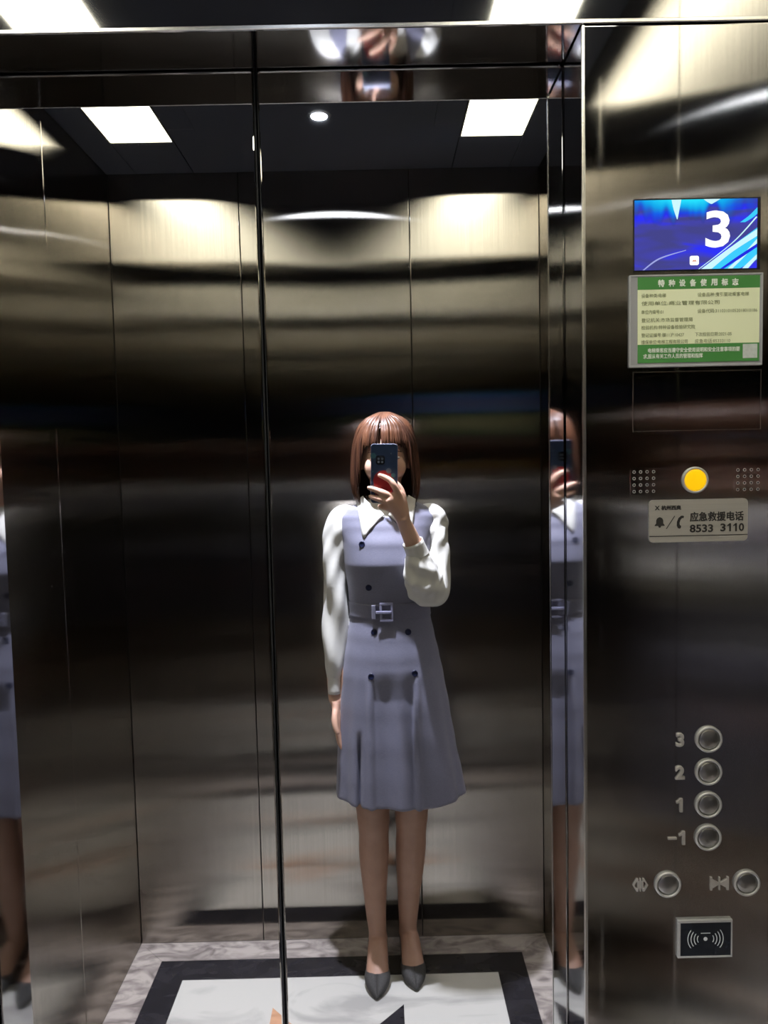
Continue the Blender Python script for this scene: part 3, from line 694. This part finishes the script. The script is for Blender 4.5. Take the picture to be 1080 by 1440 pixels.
def lock(th0, off, wd, thick, zb, sway):
    P = []; n = 9
    for i in range(n+1):
        t = i/n
        z = 1.6635-(1.6635-zb)*(t**1.25)
        th = th0 + sway*t
        if t < .5: th = th0*(0.55+.45*t/.5)+PART*(.45-.45*t/.5) + sway*t      # strands gather at the parting on the crown
        if t < .12: z = 1.6635-(1.6635-zb)*(t**1.25)
        p = hair_pt(th, z, off)
        f = math.sin(math.pi*min(1, .18+t*.72))**.6*(1-.55*max(0, t-.8)/.2)
        P.append((p.x, p.y, p.z, wd*f, thick*f))
    Q = catmull(P, 2); vs, fs = [], []; m = len(Q); seg = 6
    for i, q in enumerate(Q):
        a = Vector(Q[max(0, i-1)][:3]); b = Vector(Q[min(m-1, i+1)][:3]); d = (b-a).normalized()
        nrm = Vector((q[0]-HCX, q[1]-HCY, (q[2]-1.53)*.6)).normalized(); s = d.cross(nrm).normalized(); u = s.cross(d)
        for k in range(seg):
            an = 2*math.pi*k/seg; vs.append(Vector(q[:3])+s*(q[3]*math.cos(an))+u*(q[4]*math.sin(an)))
    for i in range(m-1):
        for k in range(seg): fs.append((i*seg+k, i*seg+(k+1) % seg, (i+1)*seg+(k+1) % seg, (i+1)*seg+k))
    fs.append(tuple(range(seg))); fs.append(tuple((m-1)*seg+k for k in range(seg)))
    return vs, fs
hp = []
sv, sf = [], []; ns, nz = 120, 22
for k in range(ns):
    th = -math.pi+2*math.pi*k/ns; zb = z_bottom(th)+.004
    for j in range(nz+1):
        z = 1.664-(1.664-zb)*(j/nz)**1.2; sv.append(hair_pt(th, z, -.006))
for k in range(ns):
    k2 = (k+1) % ns; mid = -math.pi+2*math.pi*(k+.5)/ns
    for j in range(nz):
        if abs(mid-PART) < math.radians(5.0) and j > 12: continue
        if abs(math.degrees(mid)) > 43 and abs(math.degrees(mid)) < 60 and False: continue
        sf.append((k*(nz+1)+j, k2*(nz+1)+j, k2*(nz+1)+j+1, k*(nz+1)+j+1))
hp.append((sv, sf))
for i in range(340):
    th = -math.pi + 2*math.pi*(i+random.uniform(-.4, .4))/340
    zb = z_bottom(th)+random.uniform(-.006, .006)
    if abs(th-PART) < math.radians(5.5): continue
    hp.append(lock(th, random.uniform(-.004, .002), random.uniform(.0035, .0065), random.uniform(.0016, .003), zb, random.uniform(-.05, .05)))
link('hair', pydata('hair', *join_parts(hp)), 'hair', person, True)

# ---- blouse: body, puffed sleeves, cuffs, pointed collar
def folds(amp, freq, ph, tw=3.0):
    def fn(an, t):
        e = math.sin(math.pi*min(1, max(0, t)))
        return 1+amp*e*(math.sin(freq*an+ph+tw*t*6)+.6*math.sin((freq+2)*an-ph*1.7-tw*t*9+2*math.sin(9*t)))+amp*.7*e*math.sin(22*t+2*an+ph)
    return fn
sl = tube([(.070, -1.190, 1.358, .034, .034), (.042, -1.190, 1.360, .040, .040), (.022, -1.190, 1.330, .038, .044), (.0165, -1.191, 1.27, .0365, .046), (.014, -1.194, 1.18, .0370, .047), (.014, -1.194, 1.09, .0385, .049), (.010, -1.188, 1.01, .0370, .048), (.006, -1.180, .945, .0315, .042), (.004, -1.175, .905, .0235, .032), (.004, -1.173, .890, .0195, .026)], 40, 8, fn=folds(.075, 3, .6))
sr = tube([(.270, -1.190, 1.358, .034, .034), (.296, -1.189, 1.361, .040, .040), (.306, -1.184, 1.330, .038, .045), (.3075, -1.168, 1.27, .0375, .048), (.305, -1.140, 1.20, .040, .047), (.300, -1.112, 1.162, .041, .045), (.287, -1.092, 1.152, .044, .044)], 40, 8, fn=folds(.085, 3, 2.1))
sr2 = tube([(.303, -1.112, 1.168, .036, .036), (.290, -1.092, 1.158, .044, .045), (.270, -1.076, 1.178, .052, .046), (.258, -1.066, 1.215, .049, .044), (.251, -1.061, 1.248, .039, .037), (.247, -1.058, 1.272, .0295, .029)], 40, 8, fn=folds(.075, 4, .3))
bl_me = remesh('blouse', [loft_torso(1.05, 1.418, .002), sl, sr, sr2], .0032, 3, .5)
blouse = link('blouse', bl_me, 'blouse', person, True); tag(blouse, 'white satin blouse with full sleeves')
def cuff(P, up=(0, 1, 0)):
    vs, fs = tube(P, 32, 3, up=up, cap=False)
    o = link('cuff', pydata('cuff', vs, fs), 'blouse', blouse, True); md = o.modifiers.new('t', 'SOLIDIFY'); md.thickness = .0018; return o
cuff([(.004, -1.1735, .900, .0215, .028), (.004, -1.172, .885, .0205, .0265), (.004, -1.171, .850, .0200, .0255)])
cuff([(.2500, -1.0600, 1.264, .0330, .0325), (.2465, -1.0575, 1.275, .0305, .0305), (.2355, -1.0495, 1.303, .0290, .0290)])
# stand and two collar points
st = []
vs, fs = [], []
for j in range(6):
    z = 1.385+.040*j/5
    for k in range(41):
        th = math.radians(-162+324*k/40)+math.pi
        r = .060-.004*j/5; zz = z-.020*max(0, -math.cos(th+math.pi))*0 + (-.016*max(0, math.cos(th)))
        vs.append(Vector((.168+r*1.06*math.sin(th), -1.190+r*.98*math.cos(th), zz)))
for j in range(5):
    for k in range(40): fs.append((j*41+k, j*41+k+1, (j+1)*41+k+1, (j+1)*41+k))
sto = link('collar_stand', pydata('collar_stand', vs, fs), 'blouse', blouse, True); sto.modifiers.new('t', 'SOLIDIFY').thickness = .0016
for s in (-1, 1):
    cx = .166
    edge_in = [(.006, 1.374), (.022, 1.392), (.042, 1.404), (.056, 1.416), (.064, 1.428)]
    edge_out = [(.016, 1.368), (.050, 1.330), (.066, 1.313), (.076, 1.365), (.084, 1.415)]
    A = catmull([(*p, 0) for p in edge_in], 5); B = catmull([(*p, 0) for p in edge_out], 5)
    vs, fs = [], []; n = len(A); m = 7
    for i in range(n):
        for j in range(m):
            t = j/(m-1); px = A[i][0]+(B[i][0]-A[i][0])*t; pz = A[i][1]+(B[i][1]-A[i][1])*t
            X = cx+s*px; y = max(front_y(X, min(pz, 1.40), .009), -1.190+math.sqrt(max(0, .060**2-(px*.9)**2)))
            vs.append((X, y+.002*math.sin(math.pi*t)+.001, pz))
    for i in range(n-1):
        for j in range(m-1): fs.append((i*m+j, i*m+j+1, (i+1)*m+j+1, (i+1)*m+j))
    o = link('collar_point', pydata('collar_point', vs, fs), 'blouse', blouse, True); o.modifiers.new('t', 'SOLIDIFY').thickness = .002

# ---- dress: bodice with shoulder straps, flared skirt with a pleated front panel
SKIRT = [(.538, .191, .190, .132, .100), (.60, .188, .184, .130, .100), (.70, .182, .172, .124, .099), (.80, .178, .161, .116, .098), (.90, .174, .149, .108, .096), (.96, .172, .139, .102, .094), (1.02, .171, .127, .094, .088), (1.07, .1705, .1175, .086, .082), (1.10, .1705, .1140, .083, .080)]
def skirt_pt(th, z):
    cx, a, bf, bb = lerp_tab(SKIRT, z)
    s, c = math.sin(th), math.cos(th); x = math.copysign(abs(s)**.92, s); y = math.copysign(abs(c)**.92, c)
    dn = max(0, (1.0-z)/.46)
    rip = .0032*dn*math.sin(9*th+1.1)+.0022*dn*math.sin(15*th+.4)
    p = Vector((cx+(a+rip)*x, YC+((bf if c > 0 else bb)+rip)*y, z))
    if c > 0:
        w_ = (p.x-.174)/.062                                   # recessed pleat panel between the lower buttons
        k = max(0, min(1, (.93-z)/.08))
        def sst(v): v = max(0, min(1, v)); return v*v*(3-2*v)
        p.y -= .013*k*sst((1.0-abs(w_))/.12)
        p.y += .007*k*math.exp(-((abs(w_)-1.12)/.10)**2)
        p.y += .003*k*math.sin(w_*5)*(abs(w_) < 1)
        if z < .762:                                           # side slit
            q = (p.x-(.076-.02*(.762-z)))/.0055
            p.y -= .030*min(1, (.762-z)/.06)*math.exp(-q*q)
    return p
def bodice_edge(th, z):
    return torso_pt(th, z, .0065)
seg = 220; vs, fs = [], []
zs = [.538+(1.085-.538)*j/70 for j in range(71)]
for z in zs:
    hemlift = 0
    for k in range(seg):
        th = 2*math.pi*k/seg; p = skirt_pt(th, z)
        if z < .60: p.z += .012*(abs(math.sin(th)))*(.60-z)/.062*.8
        vs.append(p)
for j in range(70):
    for k in range(seg): fs.append((j*seg+k, j*seg+(k+1) % seg, (j+1)*seg+(k+1) % seg, (j+1)*seg+k))
base = len(vs); nb = 64; zb = [1.075+(1.418-1.075)*j/nb for j in range(nb+1)]
for z in zb:
    for k in range(seg): vs.append(bodice_edge(2*math.pi*k/seg, z))
def keep(p):
    dx = abs(p.x-.169)
    if p.z > 1.26 and dx > .129+.006*max(0, (p.z-1.30)/.06): return False
    neck = .078
    if p.z > 1.372 and dx < neck*min(1, .25+(p.z-1.372)/.03): return False
    return True
for j in range(nb):
    for k in range(seg):
        f = (base+j*seg+k, base+j*seg+(k+1) % seg, base+(j+1)*seg+(k+1) % seg, base+(j+1)*seg+k)
        c = sum((vs[i] for i in f), Vector())/4
        if keep(c): fs.append(f)
dme = pydata('dress', vs, fs)
bm = bmesh.new(); bm.from_mesh(dme); bmesh.ops.delete(bm, geom=[v for v in bm.verts if not v.link_faces], context='VERTS')
for _ in range(2):
    bv = [v for v in bm.verts if v.is_boundary and v.co.z > 1.2]; bmesh.ops.smooth_vert(bm, verts=bv, factor=.5, use_axis_x=True, use_axis_y=True, use_axis_z=True)
bm.to_mesh(dme); bm.free()
dress = link('dress', dme, 'dress', person, True); tag(dress, 'sleeveless blue-grey pinafore dress with a flared skirt')
md = dress.modifiers.new('t', 'SOLIDIFY'); md.thickness = .0025; md.offset = 0
# belt with a square buckle
vs, fs = [], []
for j in range(7):
    z = 1.078+.044*j/6
    for k in range(96):
        th = 2*math.pi*k/96; a = skirt_pt(th, max(1.078, min(1.09, z))); b = torso_pt(th, z, .0065)
        c_ = Vector((.1705, YC, z)); d = Vector((b.x-c_.x, b.y-c_.y, 0)); r = max(d.length, (Vector((a.x, a.y, z))-c_).length)+.0035
        vs.append(c_+d.normalized()*r)
for j in range(6):
    for k in range(96): fs.append((j*96+k, j*96+(k+1) % 96, (j+1)*96+(k+1) % 96, (j+1)*96+k))
belt = link('belt', pydata('belt', vs, fs), 'dress', person, True); belt.modifiers.new('t', 'SOLIDIFY').thickness = .0022
yb = YC+.096
def buckle_bar(lo, hi): box('buckle', (lo[0], yb-.004, lo[1]), (hi[0], yb+.004, hi[1]), 'buckle', belt, .0015, 2)
bx, bz = .160, 1.102
buckle_bar((bx-.019, bz+.020), (bx+.019, bz+.027)); buckle_bar((bx-.019, bz-.027), (bx+.019, bz-.020))
buckle_bar((bx-.019, bz-.020), (bx-.012, bz+.020)); buckle_bar((bx+.012, bz-.020), (bx+.019, bz+.020)); 
box('buckle_prong', (bx-.030, yb+.001, bz-.004), (bx+.015, yb+.006, bz+.004), 'buckle', belt, .0015, 2)
box('belt_loop', (bx-.042, yb-.012, bz-.020), (bx-.030, yb+.000, bz+.020), 'dress', belt, .002, 2)
# buttons
def front_of(x, z):
    if z > 1.09: return front_y(x, z, .0065)
    best = min((skirt_pt(math.radians(a), z) for a in range(-80, 81)), key=lambda p: abs(p.x-x)); return best.y
for x, z in ((.096, 1.294), (.112, 1.171), (.124, 1.044), (.220, 1.042), (.113, .920), (.236, .926)):
    y = front_of(x, z)
    b = disc_y('button', (0, 0, 0), 0, .0088, -.002, .0025, 'button', dress, 24, -.0012)
    b.rotation_euler = (0, 0, math.pi); b.location = (x, y+.0015, z)
    b.rotation_euler = (0, 0, math.pi + (x-.17)*-3.0)

# ---- shoes: pointed pumps with a low heel
for s in (-1, 1):
    h, d, n_, L = foot_frame(s); LL = L
    # t, half width, sole z, top z at the centre, rim height at the sides
    sec = [(-.075, .012, .048, .082, .092), (-.04, .023, .042, .070, .090), (.10, .029, .036, .060, .074), (.25, .0305, .028, .052, .062), (.42, .032, .016, .044, .050), (.56, .0365, .007, .045, .045), (.68, .0375, .0035, .045, .043), (.78, .033, .003, .040, .038), (.87, .0245, .003, .032, .030), (.94, .0140, .003, .023, .021), (.985, .0055, .0035, .015, .014), (1.0, .0012, .005, .010, .010)]
    Q = catmull(sec, 4); vs, fs = [], []; seg = 20
    for q in Q:
        t, hw_, z0, zt, zr = q; hw_ = max(.0008, hw_)
        c = h+d*(LL*t)
        opening = t < .56
        for k in range(seg+1):
            u = k/seg; an = math.pi*(1+u) if False else None
            if opening:      # open shell: rim - side - sole - side - rim
                a = math.pi*u; x = -math.cos(a)*hw_; z = z0+(zr-z0)*(abs(math.cos(a))**2.6)
                x = math.copysign(abs(math.cos(a))**.55, -math.cos(a))*hw_
            else:            # closed vamp: full loop folded over the toes
                a = 2*math.pi*u-math.pi*.5*0; x = -math.cos(a)*hw_ if False else math.sin(math.pi*2*(u-.5))*hw_
                cz = math.cos(math.pi*2*(u-.5)); x = math.copysign(abs(math.sin(math.pi*2*(u-.5)))**.75, math.sin(math.pi*2*(u-.5)))*hw_
                z = (z0+zt)/2 + (-(zt-z0)/2 if cz > 0 else (zt-z0)/2)*abs(cz)**.75
            vs.append(Vector((c.x, c.y, 0))+n_*(-x)+Vector((0, 0, z)))
    m = len(Q); S1 = seg+1
    for i in range(m-1):
        for k in range(seg):
            fs.append((i*S1+k, i*S1+k+1, (i+1)*S1+k+1, (i+1)*S1+k))
    sh = link('shoe', pydata('shoe', vs, fs), 'shoe', person, True); md = sh.modifiers.new('t', 'SOLIDIFY'); md.thickness = .0022
    hv, hf = tube([(*(h+d*(LL*-.01)).xy, .046, .022, .024), (*(h+d*(LL*-.01)).xy, .030, .015, .016), (*(h+d*(LL*-.02)).xy, .008, .012, .013), (*(h+d*(LL*-.02)).xy, .0004, .0125, .0135)], 16, 3)
    link('heel', pydata('heel', hv, hf), 'sole', sh, True)

# ---- the phone in the raised hand
M['case'] = mat_noise('navy_phone_case', (.018, .036, .080), (.024, .046, .10), 60, 0.3)
M['case_edge'] = mat_noise('pale_phone_edge', (.45, .48, .62), (.52, .55, .70), 60, 0.3)
M['glass'] = mat_noise('black_glass', (.006, .006, .008), (.01, .01, .012), 30, 0.08)
M['red'] = mat_noise('red_print', (.20, .008, .012), (.26, .012, .016), 60, 0.35)
M['teal'] = mat_noise('teal_print', (.035, .11, .13), (.05, .14, .16), 60, 0.4)
M['greyp'] = mat_noise('grey_print', (.09, .11, .14), (.12, .15, .18), 60, 0.4)
phone = empty('phone', (0, 0, 0)); tag(phone, 'phone in a dark blue case with a red patch held up in the hand', 'phone')
phone.matrix_world = Matrix.Translation(CAM - _fw*.004) @ CAMROT.to_4x4()      # local -z is the way the lens looks
PWD, PHT = .0715, .158; pcx, pcz = .0150, .0430-PHT/2
def phone_prism(nm, pts, z0, z1, mat, off=(0, 0)):
    n = len(pts); vs = [(p[0]+off[0], p[1]+off[1], z0) for p in pts]+[(p[0]+off[0], p[1]+off[1], z1) for p in pts]
    fs = [tuple(range(n)), tuple(range(2*n-1, n-1, -1))]+[(i, (i+1) % n, n+(i+1) % n, n+i) for i in range(n)]
    return link(nm, pydata(nm, vs, fs), mat, phone)
phone_prism('edge_band', rounded_poly(PWD, PHT, .008), .0012, .0092, 'case_edge', (pcx, pcz))
phone_prism('case', rounded_poly(PWD-.0012, PHT-.0016, .0075), 0, .0014, 'case', (pcx, pcz))
phone_prism('screen', rounded_poly(PWD-.004, PHT-.004, .006), .0090, .0098, 'glass', (pcx, pcz))
circ = lambda r, a0=0, a1=360, n=24: [(r*math.cos(math.radians(a0+(a1-a0)*k/n)), r*math.sin(math.radians(a0+(a1-a0)*k/n))) for k in range(n + (0 if a1-a0 == 360 else 1))]
phone_prism('lens_cover', rounded_poly(.024, .024, .006), -.0008, .0004, 'glass', (.0045, .001))
for ox, oz in ((0, 0), (.0095, 0), (0, -.0085), (.0095, -.0085)): phone_prism('lens_ring', circ(.0030, n=16), -.0010, -.0006, 'greyp', (ox, oz+.004))
phone_prism('red_patch', circ(.0270, 0, 180), -.0002, .0004, 'red', (pcx-.002, pcz-.030+.012))
phone_prism('red_patch', [(-.027, 0), (.027, 0), (.022, -.040), (-.022, -.040)], -.0002, .0004, 'red', (pcx-.002, pcz-.018))
for ox, oz, r, mt in ((-.014, .0120, .0075, 'teal'), (.027, -.028, .007, 'greyp'), (.039, -.040, .006, 'teal'), (.033, .018, .002, 'greyp'), (.040, -.053, .002, 'case_edge'), (-.0155, -.030, .0025, 'teal')):
    phone_prism('dot_print', circ(r, n=20), -.0003, .0004, mt, (ox, oz))
